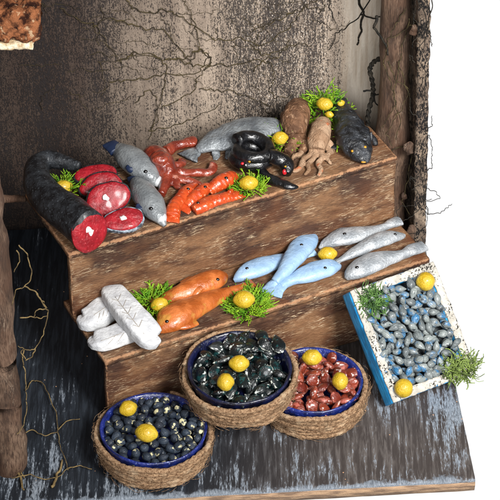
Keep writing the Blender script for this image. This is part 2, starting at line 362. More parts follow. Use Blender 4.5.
def moss(px, py, z, rx, ry, n, label, m=None, r=1.0, ln=12, sprigs=(), hz=5, seed=1, hole=0):
    R = random.Random(seed); parts = []; c0 = P(px, py, z)
    r *= .8; n = int(n * 1.6)
    for i in range(n):
        a = R.uniform(0, 6.283); rr = math.sqrt(R.uniform(hole, 1)); b = c0 + Vector((rx * rr * math.cos(a) * .8, ry * rr * math.sin(a) * .8, R.uniform(0, hz) * (1.15 - rr)))
        d = Vector((math.cos(a + R.uniform(-.8, .8)), math.sin(a + R.uniform(-.8, .8)), R.uniform(.05, .9))).normalized()
        l = ln * R.uniform(.5, 1.1); cv = Vector((R.uniform(-.6, .6), R.uniform(-.6, .6), R.uniform(-.3, .4)))
        p = [b, b + d * l * .5 + cv * l * .15, b + d * l + cv * l * .5]
        for q in p: q.z = max(q.z, z + .5)
        parts.append(tube(p, r * R.uniform(.6, 1.1), n=6, m=4, taper=.6))
        for s in range(R.choice((1, 2, 2, 3))):
            t = R.uniform(.3, .9); q = p[0].lerp(p[2], t); d2 = (d + Vector((R.uniform(-1, 1), R.uniform(-1, 1), R.uniform(-.2, .8)))).normalized()
            e = q + d2 * l * .32; e.z = max(e.z, z + .4); parts.append(tube([q, q.lerp(e, .5) + cv * .6, e], r * .65, n=4, m=4, taper=.6))
    for (x0, y0, x1, y1, rise) in sprigs:
        a = P(x0, y0, z + 3); b = P(x1, y1, z + rise); mid = a.lerp(b, .5) + Vector((2, 0, 1)); parts.append(tube([a, mid, b], r * 1.05, n=10, m=5, taper=.7))
        for s in range(9):
            t = .2 + s * .09; q = a.lerp(mid, t * 2) if t < .5 else mid.lerp(b, t * 2 - 1)
            e = q + Vector((R.uniform(-5, 5), R.uniform(-3, 3), R.uniform(-1, 5))); parts.append(tube([q, q.lerp(e, .5) + Vector((0, 0, .6)), e], r * .6, n=4, m=4))
    return tag(obj('moss_tuft', join(*parts), m or MOSS), label, 'moss')

# ---------------------------------------------------------------- tuna
k = M('black tuna skin', .45, .4, .15)
c = k.mix(k.ramp(k.noise(.12, det=5), .4, .62), '#121316', '#2d3034'); c = k.mix(k.ramp(k.noise(.5, det=4, off=(3, 0, 0)), .60, .70, 0, .5), c, '#6b7178')
k.col(c); k.bump(k.noise(.35, det=5), 1.4, .8); TUNA = k.m
k = M('red tuna flesh', .42, .4, .25)
c = k.mix(k.ramp(k.noise(.1), .4, .6), '#7c0b17', '#9c1824'); c = k.mix(k.ramp(k.noise(.6, (1, 1, .5), det=4, off=(1, 4, 2)), .60, .70, 0, .55), c, '#d35a5e')
k.col(c); k.bump(k.noise(.4, det=5), 1.1, .8); FLESH = k.m
k = M('white bone paint', .5, .4); k.col(k.mix(k.ramp(k.noise(.4), .4, .6), '#d8cfca', '#f0ecea')); BONE = k.m
k = M('grey silver skin', .45, .5); k.b.inputs['Metallic'].default_value = .1
k.col(k.mix(k.ramp(k.noise(.25, det=5), .42, .58), '#3a414a', '#98a3af')); k.bump(k.noise(.3, det=4), 2.0); SKIN = k.m
def disc(c, nrm, rx, ry, th, dome=.8, m=32, amp=.7, seed=0, wob=.06, n=6, rot=0):
    """rounded slice with its flat face along nrm, thickness th behind it"""
    nrm = Vector(nrm).normalized(); a = Vector((0, 0, 1)).cross(nrm)
    if a.length < .1: a = Vector((1, 0, 0))
    a.normalize(); b = nrm.cross(a); 
    a, b = a * math.cos(rot) + b * math.sin(rot), b * math.cos(rot) - a * math.sin(rot)
    c = Vector(c); V, Fc = [], []
    rings = [(r / n, dome * (1 - (r / n) ** 4)) for r in range(1, n + 1)] + [(1.02, -th * .3), (1.02, -th * .7), (.97, -th)]
    V.append(c + nrm * dome)
    for (r, h) in rings:
        for k_ in range(m):
            t = 2 * math.pi * k_ / m; rr = r * (1 + wob * math.sin(2 * t + seed) + wob * .6 * math.sin(3 * t + seed * 2))
            v = c + a * rx * rr * math.cos(t) + b * ry * rr * math.sin(t) + nrm * h
            if amp: v += noise.noise_vector(v * .13 + Vector((seed, 0, 0))) * amp
            V.append(v)
    for k_ in range(m): Fc.append((0, 1 + k_, 1 + (k_ + 1) % m))
    for i in range(len(rings) - 1):
        for k_ in range(m):
            p, q = 1 + i * m + k_, 1 + i * m + (k_ + 1) % m; Fc.append((p, p + m, q + m, q))
    Fc.append(tuple(1 + (len(rings) - 1) * m + k_ for k_ in range(m))); return V, Fc
tuna = tag(empty('tuna', (-180, -170, T2)), 'big black curled tuna with round red cut face at the left tier end', 'fish')
TL = [(89, 231, 17.5, 21), (75, 219, 18, 19), (59, 207, 17.5, 17), (45, 194, 16, 15), (37, 180, 13.5, 14), (38, 167, 11, 12), (47, 160, 9, 10, 2), (62, 162, 7, 8, 4), (80, 167, 4, 5, 7)]
tp = pts_on(TL, T2)
obj('body', loft(tp, n=80, m=36, amp=1.1, fr=.09, flat=.95, seed=2), TUNA, tuna)
fn = (Vector(tp[0][:3]) - Vector(tp[1][:3])).normalized(); fn = (fn + Vector((0.05, -.1, .22))).normalized()
fc = Vector(tp[0][:3]) + fn * 1.0
cf = obj('cut_face', disc(fc, fn, 17.5, 20.5, 2.5, dome=2, amp=.8, seed=1, wob=.04), FLESH, tuna)
obj('bone', ell(fc + fn * 2 + Vector((-1, 0, 1)), 3.6, 1.8, 4.6, 24, 16, amp=2.2, fr=.3), BONE, cf)
def steak(px, py, z, nrm, rx, ry, th, label, bone=None, seed=0, skin=None, rot=0):
    c = P(px, py, z); n_ = Vector(nrm).normalized()
    t_ = tag(empty('tuna_steak', (c.x, c.y, T2)), label, 'fish steak')
    sk = obj('skin', disc(c - n_ * .8, n_, rx + 1.3, ry + 1.3, th, dome=.2, amp=.9, seed=seed, rot=rot), skin or TUNA, t_)
    fl = obj('flesh', disc(c + n_ * .2, n_, rx, ry, 2.2, dome=1.4, amp=.9, seed=seed, rot=rot), FLESH, t_)
    if bone: obj('bone', ell(P(bone[0], bone[1], z) + n_ * (2.1 + (c - P(bone[0], bone[1], z)).dot(n_)), 3.2, 2.4, 2.2, 24, 14, amp=1.6, fr=.33, seed=seed), BONE, fl)
steak(96, 174, T2 + 15, (.05, -.45, 1), 19, 10.5, 9, 'dark red tuna steak at the back of the pile of slices behind the round one', seed=3, rot=.15)
steak(101, 185, T2 + 13, (.08, -.75, .8), 20.5, 10.5, 9, 'narrow red tuna steak between the rearmost slice and the round slice', seed=5, rot=.12)
steak(108, 199, T2 + 14, (.12, -.85, .75), 19.5, 15.5, 8, 'round red tuna steak with a white bone in the middle of the pile', bone=(105, 198), seed=7, rot=.2)
steak(124, 219, T2 + 10, (.1, -.55, 1), 17.5, 11, 11, 'red tuna steak with silver skin lying in front beside the tuna cut face', bone=(123, 219), seed=9, skin=SKIN, rot=.2)

# ---------------------------------------------------------------- mackerel
def silver(name, a, b, met=.15, rough=.36, dark='#20242a', bump=1.0, sc=.45, vs=.5):
    k = M(name, rough, .5, .25); k.b.inputs['Metallic'].default_value = met
    c = k.mix(k.ramp(k.noise(.06), .38, .62), a, b); c = k.mix(k.ramp(k.noise(.55, det=5, off=(2, 0, 1)), .60, .70, 0, .5), c, dark)
    k.col(c); k.bump(k.vor(vs), .7, .4); k.bump(k.noise(sc, det=4), bump, .7); return k.m
MACK = silver('grey mackerel paint', '#6a6e71', '#8a8e90', bump=.6)
SILV = silver('silver fish paint', '#80858a', '#aeb1b4', rough=.45, bump=1.4)
RAY = silver('dark silver flatfish paint', '#5d6267', '#8b9093', dark='#1b1d22', bump=2.4, sc=.35)
NAVY = M('navy paint patch', .5, .4).col('#1a2640').m
NOSE = M('pale nose paint', .4, .5).col('#b4b6b8').m
for nm, L, tl, ey, pt, ns, lab in (
    ('mackerel', [(118, 150, 7, 7, 4), (128, 157, 12.5, 11, 3), (139, 166, 14, 12, 2), (150, 176, 10, 9, 1), (157, 183, 5, 5), (161, 187, 1.5, 2)], [(117, 152, 7, 5, 8), (113, 147, 8, 4, 10), (109, 143, 7.5, 2, 12)], (145.5, 171.5, T2 + 21), (130, 168, T2 + 17.5), (157, 182), 'fat grey mackerel with dark blue tail next to the red octopus'),
    ('mackerel', [(135, 183, 5, 6, 4), (141, 190, 10.5, 10, 2), (149, 201, 13, 11.5, 1), (156, 212, 10.5, 9), (161, 220, 5.5, 5.5), (165, 226, 1.8, 2)], [(136, 185, 5, 4, 6), (133, 180, 5, 2.5, 7), (131, 177, 4, 1, 8)], (151, 208.5, T2 + 19), (140, 207, T2 + 10), (161.5, 219.5), 'grey mackerel with pale snout pointing at the tier edge beside the tuna steaks')):
    th = fish(nm, L, T2, MACK, lab, 'fish', None, tl, (ey + (2.2,),), seed=len(lab), tailmat=NAVY)
    bo = bpy.data.objects[th['bd']]; c = hit(bo, pt[0], pt[1]) or P(*pt); obj('patch', ell(c + fw * 1.8, 4.6, 4.4, 3.2, 20, 12, amp=1.6, fr=.25), NAVY, th)
    obj('nose', loft(pts_on([(ns[0] - 1, ns[1] - 1.5, 6.2, 6.2), (ns[0] + .5, ns[1] + 1, 5.2, 5.2), (ns[0] + 2.2, ns[1] + 3.5, 3, 3.2), (ns[0] + 3, ns[1] + 5, 1, 1.4)], T2), n=20, m=18, amp=.4), NOSE, th)

# ---------------------------------------------------------------- octopuses: lumps grown together by a voxel remesh
def lumpy(name, shells, m, label, cat, vox=1.0, eyes=()):
    V, Fc = join(*shells)
    o = obj(name, (V, Fc), m)
    r = o.modifiers.new('remesh', 'REMESH'); r.mode = 'VOXEL'; r.voxel_size = vox * S; r.use_smooth_shade = True
    sm = o.modifiers.new('smooth', 'SMOOTH'); sm.factor = .5; sm.iterations = 3
    return tag(o, label, cat)
def arm(L, z0, n=30, amp=1.2, seed=0, lift=0): return loft(pts_on(L, z0, lift), n=n, m=14, amp=amp, fr=.16, seed=seed, flat=.9)
k = M('red brown glaze', .25, .6, .6)
c = k.mix(k.ramp(k.noise(.08), .4, .62), '#651f12', '#8c3a27'); c = k.mix(k.ramp(k.noise(.09, det=5, off=(7, 3, 1)), .60, .68, 0, .75), c, '#c98d7a')
k.col(c); k.bump(k.noise(.3, det=4), 1.8, .8); OCT = k.m
lumpy('octopus', [
    arm([(150, 151, 6, 6, 2), (156, 158, 13, 12, 2), (165, 168, 11, 10, 2), (171, 176, 7, 8)], T2, 30, 1.2, 1),
    ell(P(160, 158, T2 + 20), 9, 10, 6, amp=2, fr=.2),
    arm([(165, 152, 6, 6), (176, 146, 5.5, 5), (187, 143, 6, 5), (193, 141, 5, 4.5), (193, 146, 4, 4)], T2, 30, 1.2, 2),
    arm([(170, 172, 6, 6), (184, 173, 4.5, 4.5), (198, 173, 4.5, 4), (210, 172, 5, 4), (213, 167, 4.5, 4), (211, 163, 3, 3, 2)], T2, 30, 1, 3),
    arm([(168, 170, 5, 5), (178, 166, 4, 5, 2), (183, 163, 3.5, 3.5), (179, 160, 3, 3)], T2, 24, .8, 4),
    arm([(170, 176, 6, 5), (182, 180, 4, 4), (194, 182, 3.5, 3), (203, 186, 2, 2)], T2, 24, .8, 5),
    arm([(168, 172, 7, 8), (166, 182, 6, 6), (163, 190, 5, 5), (161, 195, 4, 4)], T2, 24, .8, 6),
    arm([(174, 178, 5, 5), (177, 186, 3.5, 3.5), (183, 190, 2, 2)], T2, 20, .8, 7)],
    OCT, 'glossy red brown octopus with spread arms between the mackerel and the orange fish', 'octopus')
k = M('brown octopus paint', .7, .3)
c = k.mix(k.ramp(k.noise(.07), .4, .6), '#553a28', '#7d5a40'); c = k.mix(k.ramp(k.noise(.25, (1, 1, .5), det=5, off=(2, 2, 5)), .56, .66, 0, .8), c, '#a58468')
k.col(c); k.bump(k.noise(.35, det=5), 2.5, 1); BOCT = k.m
k = M('pale brown octopus paint', .7, .3)
c = k.mix(k.ramp(k.noise(.07), .4, .6), '#8c6d53', '#ae9075'); c = k.mix(k.ramp(k.noise(.09, det=3, off=(2, 2, 5)), .62, .68, 0, .8), c, '#b8643c')
k.col(c); k.bump(k.noise(.3, (2, 2, .5), det=5), 2.5, 1); BOCT2 = k.m
lumpy('octopus', [
    arm([(300, 104, 8, 7, 12), (297, 113, 13, 13, 9), (295, 124, 13.5, 14, 4), (296, 136, 10, 10)], T2, 30, 1.6, 1),
    ell(P(286, 119, T2 + 10), 6, 6, 10, amp=2), arm([(296, 138, 8, 7), (291, 146, 6, 6), (287, 152, 4.5, 4)], T2, 24, 1.5, 4),
    arm([(300, 138, 7, 6), (305, 146, 5, 5), (301, 152, 3.5, 3.5)], T2, 20, 1.4, 5), arm([(292, 140, 6, 6), (284, 143, 4, 4), (279, 146, 3, 3)], T2, 20, 1.4, 6)],
    BOCT, 'dark brown baby octopus slumped against the back wall left of the lemon sprig', 'octopus')
lumpy('octopus', [
    arm([(323, 122, 8, 7, 12), (321, 130, 10, 10, 9), (318, 140, 10.5, 10, 5), (317, 150, 8, 8, 1)], T2, 30, 1.2, 2),
    arm([(314, 148, 4.2, 5), (310, 155, 3, 3.6), (303, 160, 2.6, 3), (300, 168, 2.4, 2.8), (294, 171, 2.2, 2.2), (291, 168, 1.2, 1.4)], T2, 44, .8, 3),
    arm([(318, 150, 4.2, 5), (322, 157, 3, 3.6), (318, 164, 2.6, 3), (321, 170, 2.4, 2.6), (318, 176, 1.6, 1.8)], T2, 44, .8, 4),
    arm([(315, 150, 4, 5), (314, 158, 2.8, 3.2), (308, 164, 2.4, 2.8), (309, 170, 2.2, 2.4), (304, 175, 1.4, 1.6)], T2, 44, .8, 9),
    arm([(312, 144, 4, 5), (305, 147, 2.8, 3.2), (300, 154, 2.4, 2.8), (294, 156, 2, 2.2), (292, 161, 1.2, 1.4)], T2, 40, .8, 5), arm([(323, 146, 4, 5), (329, 151, 2.8, 3.2), (327, 158, 2.2, 2.6), (331, 164, 1.4, 1.6)], T2, 36, .8, 6),
    arm([(320, 138, 4, 6, 3), (329, 143, 3, 4, 2), (334, 148, 2, 2.4), (332, 154, 1.2, 1.4)], T2, 30, .8, 8)],
    BOCT2, 'pale brown baby octopus with dangling arms beside the black catfish', 'octopus')

# ---------------------------------------------------------------- orange little fish
ORG = painted('orange red glaze', '#a83815', '#bd4d20', '#e09370', .28, .5, .12, 1.2, .8)
G = 'small orange red fish at the front of the upper tier'
fish('red_fish', [(172, 216, 7.5, 5), (174, 208, 7, 7), (180, 200, 6.5, 7), (188, 192, 7, 7), (195, 186, 3.5, 4)], T2, ORG, 'orange fish bent like a hook with a wide blunt tail beside the mackerel snout', 'fish', G, eyes=((188, 189, T2 + 14, 1.8),), fins=([(184, 199, 3, 3), (189, 202, 2, 1.5)],), seed=1, rip=.025, tail=[(173, 214, 6, 3), (171, 219, 8.5, 2), (170, 222, 9, 1.2)])
fish('red_fish', [(186, 206, 5.5, 4), (191, 201, 6.5, 6), (199, 194, 6.5, 7), (206, 189, 6, 6), (213, 187, 3.5, 4)], T2, ORG, 'middle orange fish overlapping the head of the hooked one', 'fish', G, eyes=((205, 187, T2 + 13, 1.7),), fins=([(196, 193, 3, 2, 5), (192, 189, 2, 1, 5)],), seed=2, rip=.025, tail=[(188, 205, 5, 3), (184, 209, 8, 2), (182, 211, 8, 1.2)])
fish('red_fish', [(209, 192, 4, 4), (215, 187, 6.5, 7), (223, 182, 8, 8), (231, 178, 7, 7), (236, 176, 3, 3)], T2, ORG, 'plump orange fish with its head against the mossy lemon by the eel', 'fish', G, eyes=((226, 178, T2 + 15.5, 1.9),), fins=([(216, 184, 3, 2, 6), (219, 180, 2, 1, 6)],), seed=3, rip=.025, tail=None)
fish('red_fish', [(194, 211, 5, 5), (202, 207, 7, 6), (212, 202, 6.5, 6), (222, 199, 6, 6), (229, 197, 6, 5), (236, 195, 6.5, 4)], T2, ORG, 'blunt orange fish nearest the tier edge with a chipped tail', 'fish', G, eyes=((198, 203, T2 + 11, 1.7),), fins=([(229, 194, 3, 4, 3), (232, 190, 2, 2, 5)],), seed=4, rip=.025, tail=[(232, 196, 5, 3), (237, 194, 8, 2.5), (240, 193, 8, 1.2)], amp=1.2)

# ---------------------------------------------------------------- flat silver fish leaning on the wall side
fl = tag(empty('flatfish', tuple(P(230, 145, T2))), 'broad dark silver flatfish with forked tail lying behind the black eel', 'fish')
obj('body', loft(pts_on([(197, 151, 4, 3.5, 2), (207, 146, 10, 5, 3), (220, 140, 16, 6.5, 4), (237, 134, 19, 7.5, 5), (254, 129, 19, 7.5, 6), (268, 126, 15, 6, 6), (277, 123, 8, 4, 6)], T2), n=60, m=28, amp=1.4, fr=.09, seed=5), RAY, fl)
obj('tail', loft(pts_on([(199, 150, 5, 3, 2), (192, 154, 9, 2.5, 1), (187, 158, 12, 1.8, 1)], T2), n=20, m=16, amp=1.3, fr=.2, seed=6), RAY, fl)
for q in ([(215, 149, 5, 2.5, 3), (216, 156, 4, 1.5), (215, 160, 2, 1)], [(231, 148, 5, 3, 4), (229, 155, 4, 2, 1), (226, 159, 2, 1)]):
    obj('fin', loft(pts_on(q, T2), n=14, m=10, amp=.8), RAY, fl)
obj('fin', loft(pts_on([(214, 134, 3, 2, 8), (228, 127, 5, 2, 9), (243, 122, 5, 2, 10), (258, 119, 3, 2, 10)], T2), n=20, m=10, amp=.8), RAY, fl)

# ---------------------------------------------------------------- black eel
eel = tag(empty('eel', tuple(P(256, 155, T2))), 'coiled glossy black eel with open red mouth in front of the flatfish', 'eel')
k = M('glossy black eel', .28, .5, .35); k.col(k.mix(k.ramp(k.noise(.15), .4, .7), '#070708', '#15161a')); k.bump(k.noise(.3, det=4), 1.0); EELM = k.m
cc = P(252, 165, T2); L = []
for i in range(30):
    t = i / 29; a = 2.6 + t * 4 * math.pi; r = 15.5 - 2 * math.sin(t * 3) + 1.2 * math.sin(t * 9); L.append((cc.x + r * 1.05 * math.cos(a), cc.y + r * .95 * math.sin(a), T2 + 7 + t * 14 + 2 * math.sin(t * 14), 6.6, 7))
L2 = pts_on([(268, 156, 7, 7, 12), (276, 158, 7, 7, 8), (284, 162, 7.5, 7, 4), (287, 168, 7, 6, 2), (286, 174, 4.5, 4, 1)], T2)
eb = obj('body', loft(L, n=150, m=20, amp=.8, flat=1), EELM, eel)
hd = obj('head', loft(L2, n=40, m=20, amp=.8, flat=1), EELM, eel)
obj('jaw', loft(pts_on([(261, 171, 5, 4), (268, 178, 5.5, 4.5), (280, 183, 5, 4), (289, 186, 4.5, 3.5), (295, 187, 3, 2.5), (298, 187, 1, 1)], T2), n=36, m=16, amp=.6), EELM, eel)
MR = M('red mouth paint', .3, .5, .3).col('#c0202a').m; YL = M('yellow eye paint', .4, .5).col('#b5821c').m
eye(eel, 284.5, 172, 0, 2.3, MR, hd, 'mouth', (1, 1, 1.3)); eye(eel, 279.5, 170, 0, 1.4, YL, hd); eye(eel, 285.5, 166.5, 0, 1.2, YL, hd)
for (x, y, r, mm) in ((242.5, 163.5, 1.8, MR), (249.5, 161.5, 1.4, YL), (246, 165, .9, BONE)): eye(eel, x, y, 0, r, mm, eb, 'mark')

# ---------------------------------------------------------------- black catfish head at the right
cat = tag(empty('catfish', tuple(P(352, 140, T2))), 'black horned catfish with yellow eyes facing out at the right end of the upper tier', 'fish')
k = M('black catfish skin', .4, .5, .2); c = k.mix(k.ramp(k.noise(.15, det=5), .4, .62), '#101114', '#2b2e33'); c = k.mix(k.ramp(k.noise(.3, det=4, off=(3, 0, 0)), .62, .70, 0, .6), c, '#6f757d'); k.col(c); k.bump(k.noise(.22, det=5), 2.6, 1); CATM = k.m
cb = obj('body', loft(pts_on([(339, 104, 7, 7, 3), (343, 115, 10.5, 11, 2), (348, 126, 14, 13), (353, 137, 17, 13), (357, 146, 16, 11.5), (361, 154, 11, 8.5), (363.5, 160, 6, 5), (364.5, 163, 2.5, 3)], T2), n=60, m=36, sq=.85, amp=2.2, fr=.12, seed=3), CATM, cat)
obj('horn', tube([P(368, 144, T2 + 10), P(371, 138, T2 + 15), P(371, 132, T2 + 20)], 2.6, n=12, m=8, taper=.4), CATM, cat)
obj('horn', tube([P(343, 139, T2 + 12), P(339, 134, T2 + 17)], 2.6, n=12, m=8, taper=.4), CATM, cat)
eye(cat, 352.5, 151, 0, 1.6, YL, cb); eye(cat, 365, 147, 0, 1.6, YL, cb); eye(cat, 363.5, 162, T2 + 5, 1.1, YL, cb, 'mouth', (2.2, 1, .7))
for q in ([(340, 143, 6, 4), (334, 147, 5, 3), (331, 150, 2, 1.5)], [(370, 138, 5, 4), (374, 141, 4, 3), (376, 145, 2, 1.5)]): obj('fin', loft(pts_on(q, T2), n=14, m=12, amp=.8), CATM, cat)

# ---------------------------------------------------------------- stockfish bars
k = M('chalk white clay', .75, .3); c = k.mix(k.ramp(k.noise(.07), .4, .6), '#b4b5b8', '#cdcecf'); k.col(c); k.bump(k.noise(.2, det=5), 1.6); CHALK = k.m
CREASE = M('grey crease paint', .8, .2).col('#9a948c').m
def bar(L, label, creases, lift=0, seed=0):
    pp = pts_on(L, T1, lift); th = tag(empty('salt_cod', (pp[1][0], pp[1][1], T1)), label, 'fish fillet', 'white dried fillets stacked on the lower tier')
    obj('body', loft(pp, n=50, m=36, amp=.6, fr=.09, seed=seed, sq=.42), CHALK, th)
    bo = [c_ for c_ in bpy.data.objects if c_.parent == th][0]
    for q in creases:
        pp_ = [hit(bo, x, y) for (x, y) in q]; pp_ = [v + fw * .15 for v in pp_ if v]
        if len(pp_) > 1: obj('crease', tube(pp_, .42, n=len(pp_) * 4, m=5), CREASE, th)
bar([(88, 322, 9, 7), (89.5, 321, 12, 8.5), (99, 315, 13, 9), (108, 308, 13, 9), (114, 303, 10, 7), (116, 301, 7, 5)], 'stubby white fillet lying under the crossing one at the tier corner', [[(x, y), (x + 2, y - 5), (x + 3, y - 9)] for x, y in ((97, 322), (101, 320), (106, 316))] + [[(94, 315), (100, 311), (106, 307)]], seed=1)
bar([(98, 343, 8, 6), (99.5, 342, 10.5, 7.5), (112, 338, 11, 8), (126, 333, 11, 8), (137, 329, 10, 7), (140, 328, 7, 5)], 'white fillet lowest on the pile and nearest the tier edge', [[(101, 341), (112, 337), (122, 333)], [(108, 344), (112, 340), (115, 336)], [(118, 341), (121, 337), (124, 333)]], seed=2)
ZT = T1 + 28.3
bar([(112, 293, 8, 7), (113.5, 295, 11.5, 8.5), (124, 308, 12.5, 9), (136, 322, 13.5, 9, -1), (146, 333, 13.5, 8.5, -4), (151, 339, 12.5, 7, -6), (152, 340, 10, 6, -6)], 'long white fillet with herringbone scratches crossing on top of the other two',
    [[(115, 297), (122, 306), (129, 315), (137, 325), (144, 334)]] + [[(x, y), (x + dx / 2, y + dy / 2), (x + dx, y + dy)] for (x, y) in ((118, 301), (123, 307), (128, 314), (133, 320), (139, 327)) for (dx, dy) in ((-6, -2), (3, -7))], lift=12, seed=3)

# ---------------------------------------------------------------- orange big fish
k = M('orange carp paint', .36, .5, .4)
c = k.mix(k.ramp(k.noise(.07), .4, .6), '#9a4c1a', '#bd6a34'); c = k.mix(k.ramp(k.noise(.06, off=(8, 1, 1)), .58, .68, 0, .6), c, '#b08a3a'); k.col(c); k.bump(k.noise(.3, det=4), 1.2, .8); CARP = k.m
fish('carp', [(158, 304, 3, 3), (166, 300, 7, 5), (178, 295, 9.5, 8), (192, 289, 11.5, 9.5), (206, 283, 12.5, 10), (216, 279, 11, 9), (222, 277, 7, 6), (224, 277, 3, 3)], T1, CARP, 'orange brown fish facing right behind the larger orange one on the lower tier', 'fish', 'pair of orange brown fish', tail=[(163, 301, 6, 3), (157, 303, 8, 2), (153, 305, 9, 1.2)],
     eyes=((217.5, 279.5, T1 + 17, 2),), fins=([(182, 284, 4, 2, 8), (192, 279, 4, 2, 9), (202, 277, 2, 1, 9)], [(200, 287, 5, 3, 10), (195, 293, 4, 2, 9), (193, 299, 2, 1, 6)]), seed=5)
fish('carp', [(158, 327, 6, 5), (162, 325, 11, 8), (172, 319, 15, 11), (184, 313, 14, 11), (198, 306, 12, 9), (213, 299, 9.5, 7.5), (228, 293, 6, 5), (240, 288, 4, 4), (249, 285, 3.5, 3)], T1, CARP, 'large orange brown fish facing left with its tail behind the large mossy lemon', 'fish', 'pair of orange brown fish', tail=[(240, 288, 4, 3), (247, 285, 6, 2.2), (253, 283, 7, 1.5)],
     eyes=((167, 321.5, T1 + 17.5, 2),), fins=([(176, 326, 5, 3, 5), (186, 325, 6, 3, 4), (196, 322, 5, 2, 3)], [(172, 308, 4, 2, 10), (182, 303, 5, 2, 11), (194, 300, 2, 1, 9)]), seed=6)
# ---------------------------------------------------------------- light blue fish
BLUE = painted('powder blue paint', '#7f9dbd', '#95b1cc', '#b9c9da', .5, .15, .08, 1.2, .8, .66)
G = 'light blue fish on the lower tier'
fish('blue_fish', [(234, 281, 1.5, 2.5), (240, 277, 6, 5), (250, 271, 10.5, 6.5), (262, 266.5, 11, 6.5), (276, 262, 9, 5.5), (290, 259, 6, 4.5)], T1, BLUE, 'light blue fish pointing left under the middle blue fish', 'fish', G, tail=[(288, 259, 5, 4), (300, 255, 7, 3), (312, 250, 9, 3)], eyes=((247, 268.5, T1 + 11, 1.8),), seed=7, sq=.85)
fish('blue_fish', [(275, 282, 4, 3.5, 4), (283, 273, 6, 5, 6), (291, 262, 9, 6.5, 6), (299, 251, 11.5, 7, 5), (306, 243, 11, 6.5, 4), (311, 238, 7.5, 5, 3), (312, 236, 4, 3, 3)], T1, BLUE, 'light blue fish pointing up right and lying across the other two blue fish', 'fish', G, tail=[(277, 280, 4, 3, 4), (272, 287, 7, 3), (269, 294, 9, 2.2)], eyes=((301.5, 245, T1 + 19, 1.8),), seed=8, sq=.85)
fish('blue_fish', [(280, 286, 5, 4), (292, 280, 6, 5), (306, 275, 10, 6.5), (320, 270, 11, 7), (331, 267, 9.5, 6), (337, 266.5, 5, 4), (340, 266, 2, 2)], T1, BLUE, 'light blue fish pointing right between the mossy lemon and the crate', 'fish', G, tail=[(285, 284, 5, 4), (277, 289, 8, 3), (272, 295, 10, 2)], eyes=((325, 268, T1 + 13, 1.8),), seed=9, sq=.85)
# ---------------------------------------------------------------- silver fish
G = 'silver fish at the right end of the lower tier'
fish('silver_fish', [(319, 249, 1.5, 2), (328, 243, 7, 5), (340, 238, 11, 7), (353, 235.5, 11, 7), (366, 233, 8, 6), (379, 229, 4.5, 4.5), (388, 226, 3.5, 4)], T1, SILV, 'rearmost silver fish facing left with its tail up to the post', 'fish', G, tail=[(385, 227, 4, 4), (393, 223, 6, 4), (400, 221, 7, 3.5)], eyes=((344.5, 234, T1 + 12.5, 1.9),), seed=10)
fish('silver_fish', [(336, 262, 2, 2, 1), (346, 257, 4, 3, 1), (358, 251, 6.5, 5, 1), (371, 244, 8.5, 6, 2), (384, 239, 9, 6, 3), (394, 236.5, 7.5, 5, 3), (402, 236, 4, 3, 2), (405, 236, 1.5, 2, 2)], T1, SILV, 'slim silver fish facing right between the two other silver fish', 'fish', G, tail=[(340, 260, 3, 2), (334, 263, 4, 1.8), (328, 266, 3, 1)], eyes=((395, 234.5, T1 + 12.5, 1.7),), seed=11)
fish('silver_fish', [(346, 279, 2, 2.5), (350, 275, 7, 5), (360, 269, 11.5, 7), (372, 263, 12.5, 7.5), (385, 259, 10, 6.5), (398, 256, 6, 5.5), (408, 253, 4.5, 5)], T1, SILV, 'silver fish nearest the crate facing left with a raised tail', 'fish', G, tail=[(404, 254, 5, 4.5), (413, 250, 7.5, 4.5), (424, 246, 7.5, 3.5)], eyes=((357, 267.5, T1 + 13, 2),), seed=12)

# ---------------------------------------------------------------- lemons and moss on the tiers
lemon(63, 187, T2 + 13, 9, 7, .3, 'dull ochre lemon in moss inside the curl of the black tuna', 1)
moss(64, 191, T2 + 3, 17, 17, 60, 'green moss round the lemon inside the curl of the black tuna', r=.9, ln=15, hz=8, seed=3)
lemon(248.5, 183, T2 + 9, 9.3, 7.8, .1, 'lemon on bright moss between the orange fish and the eel', 2)
moss(249, 188, T2 + .5, 17, 14, 80, 'bright green moss under the lemon between orange fish and eel', r=.95, ln=12, hz=3, seed=4)
lemon(280, 138, T2 + 14, 8, 7, .2, 'lemon in moss beside the right end of the silver flatfish', 3)
moss(282, 141, T2 + 1, 15, 16, 75, 'green moss round the lemon at the right end of the flatfish', r=.9, ln=14, hz=12, seed=5)
lemon(324.5, 104, T2 + 26, 8.2, 7, -.3, 'lemon highest up in the leafy moss by the back wall above the pale octopus', 4)
moss(322, 116, T2 + 4, 22, 15, 95, 'tall leafy moss sprig by the back wall behind the octopuses', r=1.0, ln=16, hz=26, seed=6, sprigs=((330, 112, 333, 84, 48), (326, 110, 326, 90, 42), (333, 120, 337, 152, 4), (315, 110, 303, 98, 32), (334, 112, 341, 96, 34)))
lemon(341, 103, T2 + 24, 4, 3.4, .5, 'tiny unripe lemon at the top right of the leafy moss over the catfish', 5)
lemon(329.5, 114.5, T2 + 24, 4.3, 3.6, -.2, 'tiny lemon just under the large lemon in the leafy moss', 6)
lemon(159.5, 304.5, T1 + 12, 8.3, 7.6, .4, 'lemon on moss between the white fillets and the orange fish', 7)
moss(153, 305, T1 + .5, 16, 25, 105, 'bright moss between the white fillets and the orange fish', r=1.0, ln=15, hz=9, seed=7, sprigs=((147, 300, 149, 280, 18), (155, 298, 165, 285, 14), (143, 300, 141, 290, 14)))
lemon(244, 299.5, T1 + 14, 10.3, 9.3, .1, 'large lemon on a moss nest hanging at the tier edge above the mussel basket', 8)
moss(248, 306, T1 + .5, 21, 24, 160, 'nest of bright moss under the large lemon at the tier edge', r=1.0, ln=12, hz=4, seed=8)
lemon(327.5, 254, T1 + 7.5, 9.4, 7.6, .1, 'bare lemon between the blue fish and the silver fish', 9)

